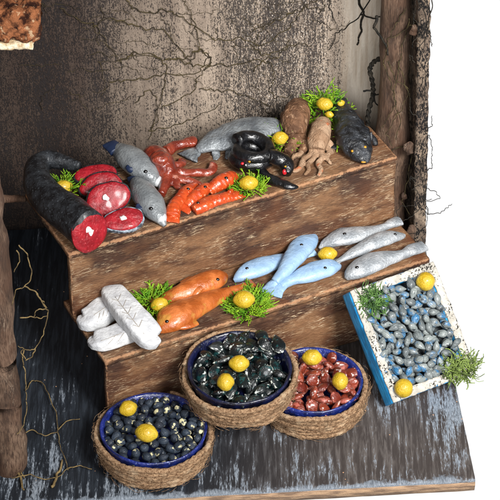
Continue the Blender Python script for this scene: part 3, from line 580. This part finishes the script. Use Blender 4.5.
# ---------------------------------------------------------------- baskets
k = M('jute rope', .9, .15)
c = k.mix(k.ramp(k.noise(.5, det=5, rough=.65), .36, .6), '#6d4f38', '#b09070'); c = k.mix(k.ramp(k.noise(.08, off=(2, 2, 2)), .55, .68, 0, .6), c, '#cbb394')
k.col(c); k.bump(k.noise(1.2, det=4), 1.6, 1); JUTE = k.m
k = M('cobalt glaze', .3, .5, .5); c = k.mix(k.ramp(k.noise(.08), .4, .6), '#101a48', '#1d2c78'); c = k.mix(k.ramp(k.noise(.35, det=5), .62, .70, 0, .7), c, '#8fa0d8'); k.col(c); k.bump(k.noise(.3), 1.2); COB = k.m
k = M('midnight glaze', .3, .5, .5); c = k.mix(k.ramp(k.noise(.08), .4, .6), '#080a1a', '#10163a'); c = k.mix(k.ramp(k.noise(.5, det=5), .66, .72, 0, .6), c, '#6a78a8'); k.col(c); k.bump(k.noise(.3), 1.2); MID = k.m
def lathe(prof, m=72, amp=.6, seed=0):
    V, Fc = [], []
    for (r, z) in prof:
        for k_ in range(m):
            t = 2 * math.pi * k_ / m; v = Vector((r * math.cos(t), r * math.sin(t), z)); V.append(v + noise.noise_vector(v * .06 + Vector((seed, 0, 0))) * amp)
    n = len(prof)
    for i in range(n - 1):
        for k_ in range(m):
            a, b = i * m + k_, i * m + (k_ + 1) % m; Fc.append((a, b, b + m, a + m))
    Fc.append(tuple(range(m))[::-1]); Fc.append(tuple(range((n - 1) * m, n * m))); return V, Fc
def basket(c, R, H, tilt, label, glaze, seed, rb=.9):
    q = Matrix.Rotation(tilt[2], 4, 'Z') @ Matrix.Rotation(tilt[0], 4, 'X') @ Matrix.Rotation(tilt[1], 4, 'Y')
    e = tag(empty('basket', tuple(c), q.to_euler()), label, 'basket')
    rbm = R * rb
    obj('dish', lathe([(rbm - 5, .6), (rbm - 3, 2), (R - 4.5, H - 1), (R - 3.4, H + 2.3), (R - 4.6, H + 3.2), (R - 6.6, H + 1.5), (R - 8.0, H - 6), (R - 12, H * .5)], seed=seed), glaze, e, local=True)
    R_ = random.Random(seed); turns = 6; n = turns * 84; L = []
    rr = H / turns / 2
    for i in range(n):
        t = i / (n - 1); a = t * turns * 2 * math.pi + seed; z = rr + (H - 1.2 * rr) * t * .98
        r = rbm + (R - rbm) * t + 2.2 * noise.noise(Vector((math.cos(a) * 2, math.sin(a) * 2, t * 9 + seed)))
        z += 1.8 * noise.noise(Vector((math.cos(a) * 2, math.sin(a) * 2, t * 5 + seed + 30)))
        L.append((r * math.cos(a), r * math.sin(a), max(z, rr * .95), rr * .98 , rr * .98))
    V, Fc = loft(L, n=turns * 270, m=12, flat=1, lobes=3, twist=.33, lob=.10, amp=.8, fr=.35)
    parts = [(V, Fc)]
    for i in range(420):      # loose fibres
        a = R_.uniform(0, 6.283); z = R_.uniform(2, H); r = rbm + (R - rbm) * z / H + rr
        p = Vector((r * math.cos(a), r * math.sin(a), z)); tn = Vector((-math.sin(a), math.cos(a), 0)); ou = Vector((math.cos(a), math.sin(a), 0)); l = R_.uniform(4, 14)
        d = tn * R_.choice((-1, 1)) + Vector((0, 0, R_.uniform(-.4, .4)))
        parts.append(tube([p, p + d * l * .5 + ou * R_.uniform(.4, 2), p + d * l + ou * R_.uniform(-1, 2.2)], .16, n=6, m=3))
    obj('rope_wrapping', join(*parts), JUTE, e, local=True)
    return Matrix.Translation(Vector(c)) @ q
def rimc(px, py, H): return P(px, py, H) - Vector((0, 0, H))
def bead(l, w, h, seed, seam=.06, drop=.25, pt=.2, mm=18, nn=12):
    V, Fc = ell((0, 0, 0), 1, 1, 1, mm, nn); out = []
    for v in V:
        x = v.x; k_ = 1 - drop * x - pt * x * x
        z = v.z; q = Vector((x * l, v.y * w * k_, z * h * k_))
        if abs(z) < .16 : q.y *= 1 - seam; q.z *= .6
        q += noise.noise_vector(q * .25 + Vector((seed * 3.3, 1, 2))) * .45
        out.append(q)
    return out, Fc
def protos(name, mats, l, w, h, n, **kw):
    r = []
    for i in range(n):
        V, Fc = bead(l * random.uniform(.88, 1.12), w * random.uniform(.88, 1.12), h * random.uniform(.9, 1.1), i, **kw)
        r.append(mesh(name, V, Fc, mats[i % len(mats)]))
    return r
def put(name, me, Mx, label, cat, group):
    o = bpy.data.objects.new(name, me); COL.objects.link(o)
    o.matrix_world = Matrix.Translation(Mx.to_translation() * S) @ Mx.to_quaternion().to_matrix().to_4x4(); return tag(o, label, cat, group)
def pile(Mb, rad, z0, dome, d, layers, pr, name, label, cat, group, seed, yaw=None, tilt=.5, lz=4, cap=999, skip=None, sx=1, sy=1):
    R = random.Random(seed); N = 0
    for ly in range(layers):
        P_ = []; rl = rad
        for tr in range(9000):
            x, y = R.uniform(-rl, rl), R.uniform(-rl, rl)
            if (x / sx) ** 2 + (y / sy) ** 2 > rl * rl if sx == 1 else (abs(x) > sx or abs(y) > sy): continue
            if any((x - a) ** 2 + (y - b) ** 2 < d * d for a, b in P_): continue
            if skip and ly == layers - 1 and R.random() < skip: continue
            P_.append((x, y))
        for (x, y) in P_:
            if N >= cap: break
            z = z0 + ly * lz + dome * max(0, 1 - (x * x + y * y) / (rad * rad)) + R.uniform(-1, 1.4)
            yw = R.uniform(0, 6.283) if yaw is None else R.gauss(yaw, .55) + R.choice((0, math.pi))
            m_ = Mb @ Matrix.Translation((x, y, z)) @ Matrix.Rotation(yw, 4, 'Z') @ Matrix.Rotation(R.gauss(0, tilt), 4, 'Y') @ Matrix.Rotation(R.gauss(0, tilt), 4, 'X')
            put(name, R.choice(pr), m_, label, cat, group); N += 1
    return N
def shellmat(name, a, b, c3, t3, rough=.4, coat=.3, c4=None, t4=.6, s3=.1, soft=.05, seam=None, rib=0.):
    k = M(name, rough, .5, coat); r = k.rnd(); Z0 = k.xyz()['Z']
    va = k.n('ShaderNodeVectorMath'); va.operation = 'ADD'; k.l(k.co, va.inputs[0]); cx = k.n('ShaderNodeCombineXYZ'); k.l(k.math('MULTIPLY', r, .5), cx.inputs[0]); k.l(k.math('MULTIPLY', r, 1.3), cx.inputs[1]); k.l(cx.outputs[0], va.inputs[1]); k.co = va.outputs[0]
    c = k.mix(k.math('FRACT', k.math('MULTIPLY', r, 17.3), 0), a, b)
    c = k.mix(k.ramp(k.noise(s3, det=3), t3, t3 + soft), c, c3)
    if c4: c = k.mix(k.ramp(k.noise(.14, det=2, off=(4, 4, 4)), t4, t4 + .05), c, c4)
    rb_ = k.noise(.55, (.35, 2.2, 2.2), det=3)
    if rib: c = k.mix(k.ramp(rb_, .50, .60, 0, rib), c, '#1d2226'); c = k.mix(k.ramp(rb_, .44, .36, 0, rib), c, '#c3c8c6')
    if seam: c = k.mix(k.math('MULTIPLY', k.ramp(k.math('ABSOLUTE', Z0, 0), 1.3, .6), k.ramp(k.noise(.16, off=(1, 2, 3)), .54, .60)), c, seam)
    k.col(c); k.bump(rb_, 1.4, .8); return k.m
SH_NAVY = shellmat('navy shell paint', '#141c29', '#273341', '#cfc79c', .60, .6, .1, s3=.13, soft=.05)
SH_BLK = shellmat('black mussel paint', '#06090a', '#0f1a1c', '#cfd6d0', .63, .22, .6, '#12393a', .57, s3=.2, soft=.04, seam='#cfd3c8')
SH_RED = shellmat('red clam paint', '#5f1d12', '#8e3f2a', '#d9c9c4', .64, .3, .5, '#a8584a', .58, s3=.22, soft=.04, seam='#b98f85')
SH_GREY = shellmat('grey clam paint', '#50575a', '#838a88', '#2b6a96', .55, .38, .3, '#22292f', .62, s3=.075, soft=.08, rib=.22)

cL = rimc(153.5, 428, 33); ML = basket(cL, 52, 31, (0.0, 0, .3), 'rope wrapped basket of small dark blue shells at the front left of the floor board', COB, 1)
cR = rimc(313, 380, 33); MR_ = basket(cR, 49.5, 31, (0, 0, 1.2), 'rope wrapped basket of red clams beside the blue crate', COB, 2)
cM = P(239.5, 368, 71); qM = (math.radians(3.5), 0, 0)
cM = cM - (Matrix.Rotation(qM[0], 3, 'X') @ Vector((0, 0, 32))); MM = basket(cM, 51, 31, qM, 'rope wrapped basket of black mussels perched higher between the other two baskets', MID, 3)
print('mid basket base z', cM.z)
p1 = protos('snail', [SH_NAVY], 5.4, 4.2, 3.6, 8, drop=.2, pt=.22)
print('L', pile(ML, 43, 24, 3, 8.4, 1, p1, 'sea_snail', 'small dark blue shell with cream specks heaped in the front left basket', 'shell', 'dark blue shells in the left basket', 1, tilt=.6), pile(ML, 43.5, 28.5, 4, 8.3, 1, p1, 'sea_snail', 'small dark blue shell with cream specks heaped in the front left basket', 'shell', 'dark blue shells in the left basket', 2, tilt=.6))
p2 = protos('mussel', [SH_BLK], 10.2, 6.4, 3.4, 8, drop=.4, pt=.33)
print('M', pile(MM, 39.5, 22, 3, 11, 1, p2, 'mussel', 'glossy black mussel with white flecks in the middle basket', 'mussel', 'black mussels in the middle basket', 3, tilt=.5), pile(MM, 39.5, 27, 5, 12, 1, p2, 'mussel', 'glossy black mussel with white flecks in the middle basket', 'mussel', 'black mussels in the middle basket', 4, tilt=.6))
R = random.Random(5)
for i in range(12):      # heap rising over the rear rim
    a = (R.uniform(-4, 36), R.uniform(24, 42), 29 + R.uniform(0, 5) + (2 if i % 3 == 0 else 0))
    put('mussel', R.choice(p2), MM @ Matrix.Translation(a) @ Matrix.Rotation(R.uniform(0, 6), 4, 'Z') @ Matrix.Rotation(R.gauss(0, .5), 4, 'Y'), 'glossy black mussel heaped over the rear rim of the middle basket', 'mussel', 'black mussels heaped over the rim')
p3 = protos('clam', [SH_RED], 8.0, 5.8, 2.9, 8, drop=.3, pt=.3)
print('R', pile(MR_, 40, 23, 4, 9.6, 1, p3, 'red_clam', 'brick red clam with white streaks in the basket beside the crate', 'clam', 'red clams in the right basket', 6, tilt=.5), pile(MR_, 40.5, 28, 6, 10, 1, p3, 'red_clam', 'brick red clam with white streaks in the basket beside the crate', 'clam', 'red clams in the right basket', 7, tilt=.6))
lemon(128, 408.5, 42, 8.7, 8, .5, 'lemon near the rear left rim of the dark blue shell basket', 10)
lemon(146.5, 433, 47, 10.6, 9.3, -.3, 'larger greenish lemon in the centre of the dark blue shell basket', 11)
lemon(239, 363.5, cM.z + 44, 9.3, 8.4, .1, 'upper lemon in the middle of the black mussel basket', 12)
lemon(225.5, 382, cM.z + 40, 7.8, 8.9, .1, 'lower left lemon in the black mussel basket', 13)
lemon(312, 357.5, 46, 9.4, 8.2, .1, 'lemon at the rear of the red clam basket near its rim', 14)
lemon(340, 381, 46, 7.4, 9, .2, 'upright lemon at the right of the red clam basket', 15)

# ---------------------------------------------------------------- crate leaning on the stand
TLp, BLp, BRp = P(345, 293, 95), P(393.5, 403, 20), P(477, 371, 20)
E1 = Vector((BRp - BLp)); Wc = E1.length; E1.normalize()
E2 = Vector((TLp - BLp)); E2 -= E1 * E2.dot(E1); Hc = E2.length; E2.normalize(); E3 = E1.cross(E2).normalized()
DEP = 21
org = BLp - E3 * DEP
print('crate', Wc, Hc, 'corners z', org.z, (org + E1 * Wc).z, (org + E2 * Hc).z, 'tilt', math.degrees(math.acos(E3.z)))
Mc = Matrix.Translation(org) @ Matrix((E1, E2, E3)).transposed().to_4x4()
crate = tag(empty('crate', tuple(org), Mc.to_euler()), 'blue crate with flaking white rim full of grey clams leaning on the stand', 'crate')
k = M('blue crate paint', .5, .4, .1); c = k.mix(k.ramp(k.noise(.06), .4, .6), '#1a86c4', '#35a0dc'); c = k.mix(k.ramp(k.noise(.25, (1, .3, 1), det=5), .62, .70, 0, .7), c, '#0f3a5c'); k.col(c); k.bump(k.noise(.3, (1, .2, 1), det=4), 1.2); CBL = k.m
k = M('flaking white rim paint', .7, .3); c = k.mix(k.ramp(k.noise(.1), .4, .6), '#a39e94', '#bfbab0')
fl_ = k.ramp(k.math('ADD', k.math('MULTIPLY', k.noise(.5, det=5, rough=.7), .6), k.math('MULTIPLY', k.noise(.07, off=(3, 1, 1)), .4)), .555, .575)
c = k.mix(fl_, c, '#2a2826'); c = k.mix(k.ramp(k.noise(.12, off=(7, 7, 1)), .66, .70), c, '#3d7fb0'); k.col(c); k.bump(k.math('SUBTRACT', k.noise(.5), fl_), 1.6); CRM = k.m
k = M('dark crate bottom', .9, .2); k.col(k.mix(k.ramp(k.noise(.2), .4, .6), '#2a2e31', '#474b4c')); CRB = k.m
tb = 8.5
for (x0, x1, y0, y1, s) in ((0, tb, 0, Hc, 1), (Wc - tb, Wc, 0, Hc, 2), (tb + .05, Wc - tb - .05, 0, tb, 3), (tb + .05, Wc - tb - .05, Hc - tb, Hc, 4)):
    pn = obj('side_panel', slab(x0, x1, y0, y1, 0, DEP - 1.6, step=3, amp=.5, rnd=.8, seed=s), CBL, crate, local=True)
    obj('rim', slab(x0, x1, y0, y1, DEP - 1.4, DEP + .6, step=2, amp=.8, fr=.14, rnd=.8, seed=s), CRM, pn, local=True)
obj('bottom_panel', slab(tb + .1, Wc - tb - .1, tb + .1, Hc - tb - .1, .3, 4, step=6, amp=.3, rnd=.5), CRB, crate, local=True)
p4 = protos('clam', [SH_GREY], 6.5, 3.9, 2.9, 8, drop=.35, pt=.32, mm=16, nn=10)
Mp = Mc @ Matrix.Translation((Wc / 2, Hc / 2, 0))
aw, ah = Wc / 2 - tb - 1.4, Hc / 2 - tb - 2.2
LB = 'grey clam with blue paint among the many filling the blue crate'; GB = 'grey blue clams in the crate'
N = 0
R = random.Random(12)
for ly in range(2):
    P_ = []; dd = 7.4 if ly == 0 else 7.0
    for tr in range(14000):
        x, y = R.uniform(-aw, aw), R.uniform(-ah, ah)
        if all((x - a) ** 2 + ((y - b) * .85) ** 2 > dd * dd for a, b in P_): P_.append((x, y))
    for (x, y) in P_:
        z = 14 + ly * 4.4 + 1.5 * (1 - (x / aw) ** 2) * (1 - (y / ah) ** 2) * ly + 1.5 + R.uniform(-.8, 1.2)
        put('clam', R.choice(p4), Mp @ Matrix.Translation((x, y, z)) @ Matrix.Rotation(R.gauss(1.9, .75) + R.choice((0, math.pi)), 4, 'Z') @ Matrix.Rotation(R.gauss(0, .35), 4, 'Y') @ Matrix.Rotation(R.gauss(0, .5), 4, 'X'), LB, 'clam', GB); N += 1
print('crate clams', N)
def oncr(px, py, h):      # point over the crate filling
    r = ray(px, py); p0 = org + E3 * h; return CAM + r * ((p0 - CAM).dot(E3) / r.dot(E3))
def lemon_at(p, *a): 
    return tag(obj('lemon', ell(p, a[0], a[1], a[1], 24, 16, amp=.5, fr=.22, rot=a[2], tip=.06, seed=a[4]), LEM), a[3], 'lemon')
lemon_at(oncr(425.5, 281.5, 25), 8.8, 8.8, .3, 'lemon at the top right corner of the crate', 16)
lemon_at(oncr(403.5, 388, 26), 8.8, 8.8, .9, 'lemon at the bottom left corner of the crate', 17)
def moss_at(c0, ax, n, rx, ry, m, label, seed, ln=9, r=.6, dense=0):
    R = random.Random(seed); parts = []; a_, b_, n_ = ax
    for i in range(n):
        a = R.uniform(0, 6.283); rr = math.sqrt(R.random()); b = c0 + a_ * (rx * rr * math.cos(a)) + b_ * (ry * rr * math.sin(a)) + n_ * R.uniform(0, 6) * (1.1 - rr)
        d = (a_ * R.uniform(-1, 1) + b_ * R.uniform(-1, 1) + n_ * R.uniform(-.1, .7)).normalized(); l = ln * R.uniform(.5, 1.3)
        cv = (a_ * R.uniform(-1, 1) + b_ * R.uniform(-1, 1) + n_ * R.uniform(-.2, .8)) * l * .35
        parts.append(tube([b, b + d * l * .5 + cv, b + d * l + cv * .4], r * R.uniform(.6, 1.2), n=7, m=4, taper=.7))
    return tag(obj('moss_tuft', join(*parts), m), label, 'moss')
moss_at(oncr(371, 302, 19), (E1, E2, E3), 330, 12, 13, MOSSD, 'dark green curly moss at the top left corner of the crate', 3, r=.62)
moss_at(oncr(459, 368, 19), (E1, E2, E3), 330, 17, 11, MOSSO, 'olive curly moss at the bottom right corner of the crate', 4, r=.62, ln=11)

# ---------------------------------------------------------------- dried vines and roots
def wander(L, f, r, m=6, jit=1.2, seed=0, sub=4):
    R = random.Random(seed); out = []
    for i in range(len(L) - 1):
        for s in range(sub):
            t = s / sub; x = L[i][0] + (L[i + 1][0] - L[i][0]) * t + R.uniform(-jit, jit); y = L[i][1] + (L[i + 1][1] - L[i][1]) * t + R.uniform(-jit, jit); out.append(f(x, y))
    out.append(f(*L[-1])); return tube(out, r, n=len(out) * 3, m=m, taper=.6)
fw_ = lambda off: (lambda x, y: Wl(x, y, off + 1.0 + .8 * math.sin(x * .2 + y * .13)))
main = [
    [(125, -2), (132, 8), (150, 13), (163, 10), (180, 15), (197, 28), (215, 40), (240, 38), (262, 46), (290, 28), (300, 12), (318, -2)],
    [(118, 20), (140, 28), (165, 30), (180, 50), (190, 62), (200, 48), (196, 28), (188, 8), (180, -3)],
    [(120, 62), (135, 52), (158, 56), (166, 66), (163, 90), (158, 108), (150, 130)],
    [(110, 82), (135, 80), (165, 75), (200, 72), (208, 56), (195, 45)],
    [(205, 72), (212, 58), (200, 50), (185, 58), (165, 60), (140, 55), (120, 60)],
    [(165, 58), (180, 60), (192, 66), (210, 64), (230, 66), (262, 60), (278, 56), (290, 40)],
    [(160, 108), (178, 100), (195, 90), (196, 78), (208, 68), (212, 62)],
    [(200, 90), (215, 90), (235, 92), (255, 100), (272, 106)],
    [(255, 70), (262, 62), (272, 62), (274, 78), (270, 90), (276, 98), (292, 96)],
    [(250, 32), (270, 24), (290, 14), (305, 8), (325, 10)],
    [(250, 45), (265, 56), (285, 48), (300, 44), (312, 46)],
    [(135, 103), (148, 90), (158, 100), (157, 118), (148, 140)],
    [(60, 8), (80, 20), (95, 25), (105, 40), (120, 62)], [(95, 25), (110, 18), (125, 20)],
    [(150, 130), (175, 126), (200, 116), (222, 104)]]
parts = [wander(L_, fw_(.6), (.52 if i < 6 else .42), jit=1.7, sub=6, seed=i) for i, L_ in enumerate(main)]
R = random.Random(9)
for i in range(46):
    x, y = R.uniform(40, 320), R.uniform(0, 115); a = R.uniform(0, 6.28); L_ = [(x, y)]
    for s in range(4): a += R.uniform(-.8, .8); x += 11 * math.cos(a); y = min(y + 9 * math.sin(a), 120); L_.append((x, y))
    parts.append(wander(L_, fw_(.3), 0.26, m=4, seed=50 + i, jit=1.5))
tag(obj('dried_vine', join(*parts), TWIG), 'tangle of thin olive brown dried vine stems spread over the speckled back wall', 'vine')
parts = [wander([(372, -3), (361, 15), (345, 28), (336, 34), (329, 50)], fw_(.8), .6, seed=3), wander([(329, -3), (330, 10), (336, 24)], fw_(.8), .5, seed=5)]
parts.append(wander([(358, -4), (363, 14), (361, 30), (357, 45)], fw_(1.2), 1.35, seed=4)); parts.append(wander([(360, 14), (374, 18), (383, 16)], fw_(1.0), .8, seed=6))
tag(obj('dried_vine', join(*parts), TWIGD), 'short black twig drooping down the bare tan strip of wall at the top', 'vine')
fpo = lambda Y: (lambda x, y: Yp(x, y, Y + 1.5 * math.sin(x * .3)))
def ftwist(x, y): return Yp(x, y, -12 - (380 - x) * -.25)
bl = [(384, 57), (374, 62), (370, 70), (373, 84), (373, 96), (369, 110), (368, 124), (374, 136)]
V1 = loft([tuple(Yp(x, y, 4)) + (2.1, 2.1) for x, y in bl], n=120, m=10, flat=1, lobes=2, twist=.45, lob=.28, amp=.5)
tag(obj('dried_vine', join(V1, wander([(377, 17), (375, 28), (382, 38), (388, 55)], fpo(-22), 1.5, seed=7), wander([(364, 90), (372, 92), (382, 96)], fpo(3), 1.0, seed=8), wander([(374, 95), (380, 112), (384, 120)], fpo(2), .8, seed=9)), TWIGD), 'thick twisted black stem hanging between the bare wall strip and the right post', 'vine')
Yr = -25
pl = [[(405, 8), (396, 24), (388, 40), (384, 62), (392, 84), (396, 104), (388, 118), (380, 128)], [(410, 18), (404, 40), (399, 66), (408, 92), (402, 110), (392, 122), (386, 134), (392, 146)], [(416, 22), (405, 30), (390, 38)], [(386, 60), (396, 80), (408, 88), (410, 102)], [(390, 150), (402, 146), (412, 150), (408, 180), (402, 200), (410, 216), (418, 212)], [(399, 60), (394, 96), (400, 122), (396, 140)]]
parts = [wander(L_, fpo(Yr - 2), .55, seed=20 + i) for i, L_ in enumerate(pl)]
tag(obj('dried_vine', join(*parts), TWIG), 'thin dry roots clinging to the front of the right post', 'vine')
ot = [[(424, -3), (430, 12), (428, 28), (424, 45), (420, 60)], [(418, 0), (425, 14), (427, 30), (421, 38)], [(432, -3), (432, 10), (427, 24), (426, 36), (430, 30)], [(421, 140), (423, 155), (424, 175), (426, 188), (436, 192), (440, 198), (428, 202), (420, 200)], [(422, 160), (421, 175), (425, 200), (428, 212), (427, 225), (420, 232), (408, 234)],
      [(418, 205), (428, 214), (440, 213), (448, 207), (452, 204)], [(420, 208), (410, 218), (400, 222), (396, 212), (402, 206), (415, 206)], [(423, 88), (426, 94), (424, 97)], [(420, 112), (425, 108)], [(412, 190), (420, 184), (426, 186), (424, 196)], [(427, 184), (424, 205), (429, 214)]]
RR = random.Random(77)
for i in range(16):
    x, y = RR.uniform(413, 427), RR.uniform(5, 225); a = RR.uniform(0, 6.28); q = [(x, y)]
    for _ in range(4): a += RR.uniform(-1, 1); x = min(max(x + 5 * math.cos(a), 410), 432); y += 8 * math.sin(a); q.append((x, y))
    ot.append(q)
parts = [wander(L_, fpo(-52), .42 if i > 2 else .55, seed=40 + i, jit=.7) for i, L_ in enumerate(ot)]
tag(obj('dried_vine', join(*parts), TWIGD), 'wiry dark stems curling off the outer edge of the right wall', 'vine')
lf = [[(19, 245), (27, 254), (32, 270), (30, 282), (22, 288), (16, 290), (12, 305)], [(24, 286), (36, 292), (44, 306), (48, 310), (46, 326), (40, 342), (34, 350), (26, 350), (18, 346)], [(35, 292), (42, 300), (47, 308)], [(35, 349), (33, 356), (26, 360), (21, 352), (24, 348)], [(24, 350), (22, 360), (26, 372), (26, 390), (27, 410), (24, 425), (17, 434)], [(20, 318), (30, 317), (40, 318), (47, 316)], [(47, 309), (40, 309), (35, 312), (34, 317)], [(17, 250), (20, 262), (14, 272)]]
fY = lambda x, y: Yp(x, y, fp.y - 14 + (x - 20) * .35)
parts = [wander(L_, fY, .62, seed=60 + i, jit=.7) for i, L_ in enumerate(lf)]
flr = [[(26, 390), (32, 380), (42, 382), (50, 398), (56, 412), (58, 432), (60, 446), (66, 462), (68, 470)], [(58, 430), (66, 421), (80, 419)], [(20, 434), (32, 430), (45, 436), (58, 432)], [(68, 468), (80, 466), (92, 469)], [(10, 440), (16, 452), (22, 458)], [(12, 478), (30, 474), (45, 480), (60, 476), (68, 468)], [(24, 478), (20, 470), (14, 464), (11, 468)]]
parts += [wander(L_, lambda x, y: P(x, y, 2.0 + 1.5 * abs(math.sin(x * .1))), .6, seed=80 + i, jit=.6) for i, L_ in enumerate(flr)]
parts.append(wander([(52, 488), (56, 478), (60, 468), (62, 460)], lambda x, y: P(x, y, 2.5), 1.4, seed=90)); parts.append(wander([(16, 470), (20, 478), (24, 490)], lambda x, y: P(x, y, 2.5), 1.4, seed=91))
tag(obj('dried_root', join(*parts), TWIGL), 'tan dried roots looping off the left post and trailing over the dark floor', 'root')

for o in list(bpy.data.objects):
    for q in ('org', 'bd'):
        if q in o: del o[q]
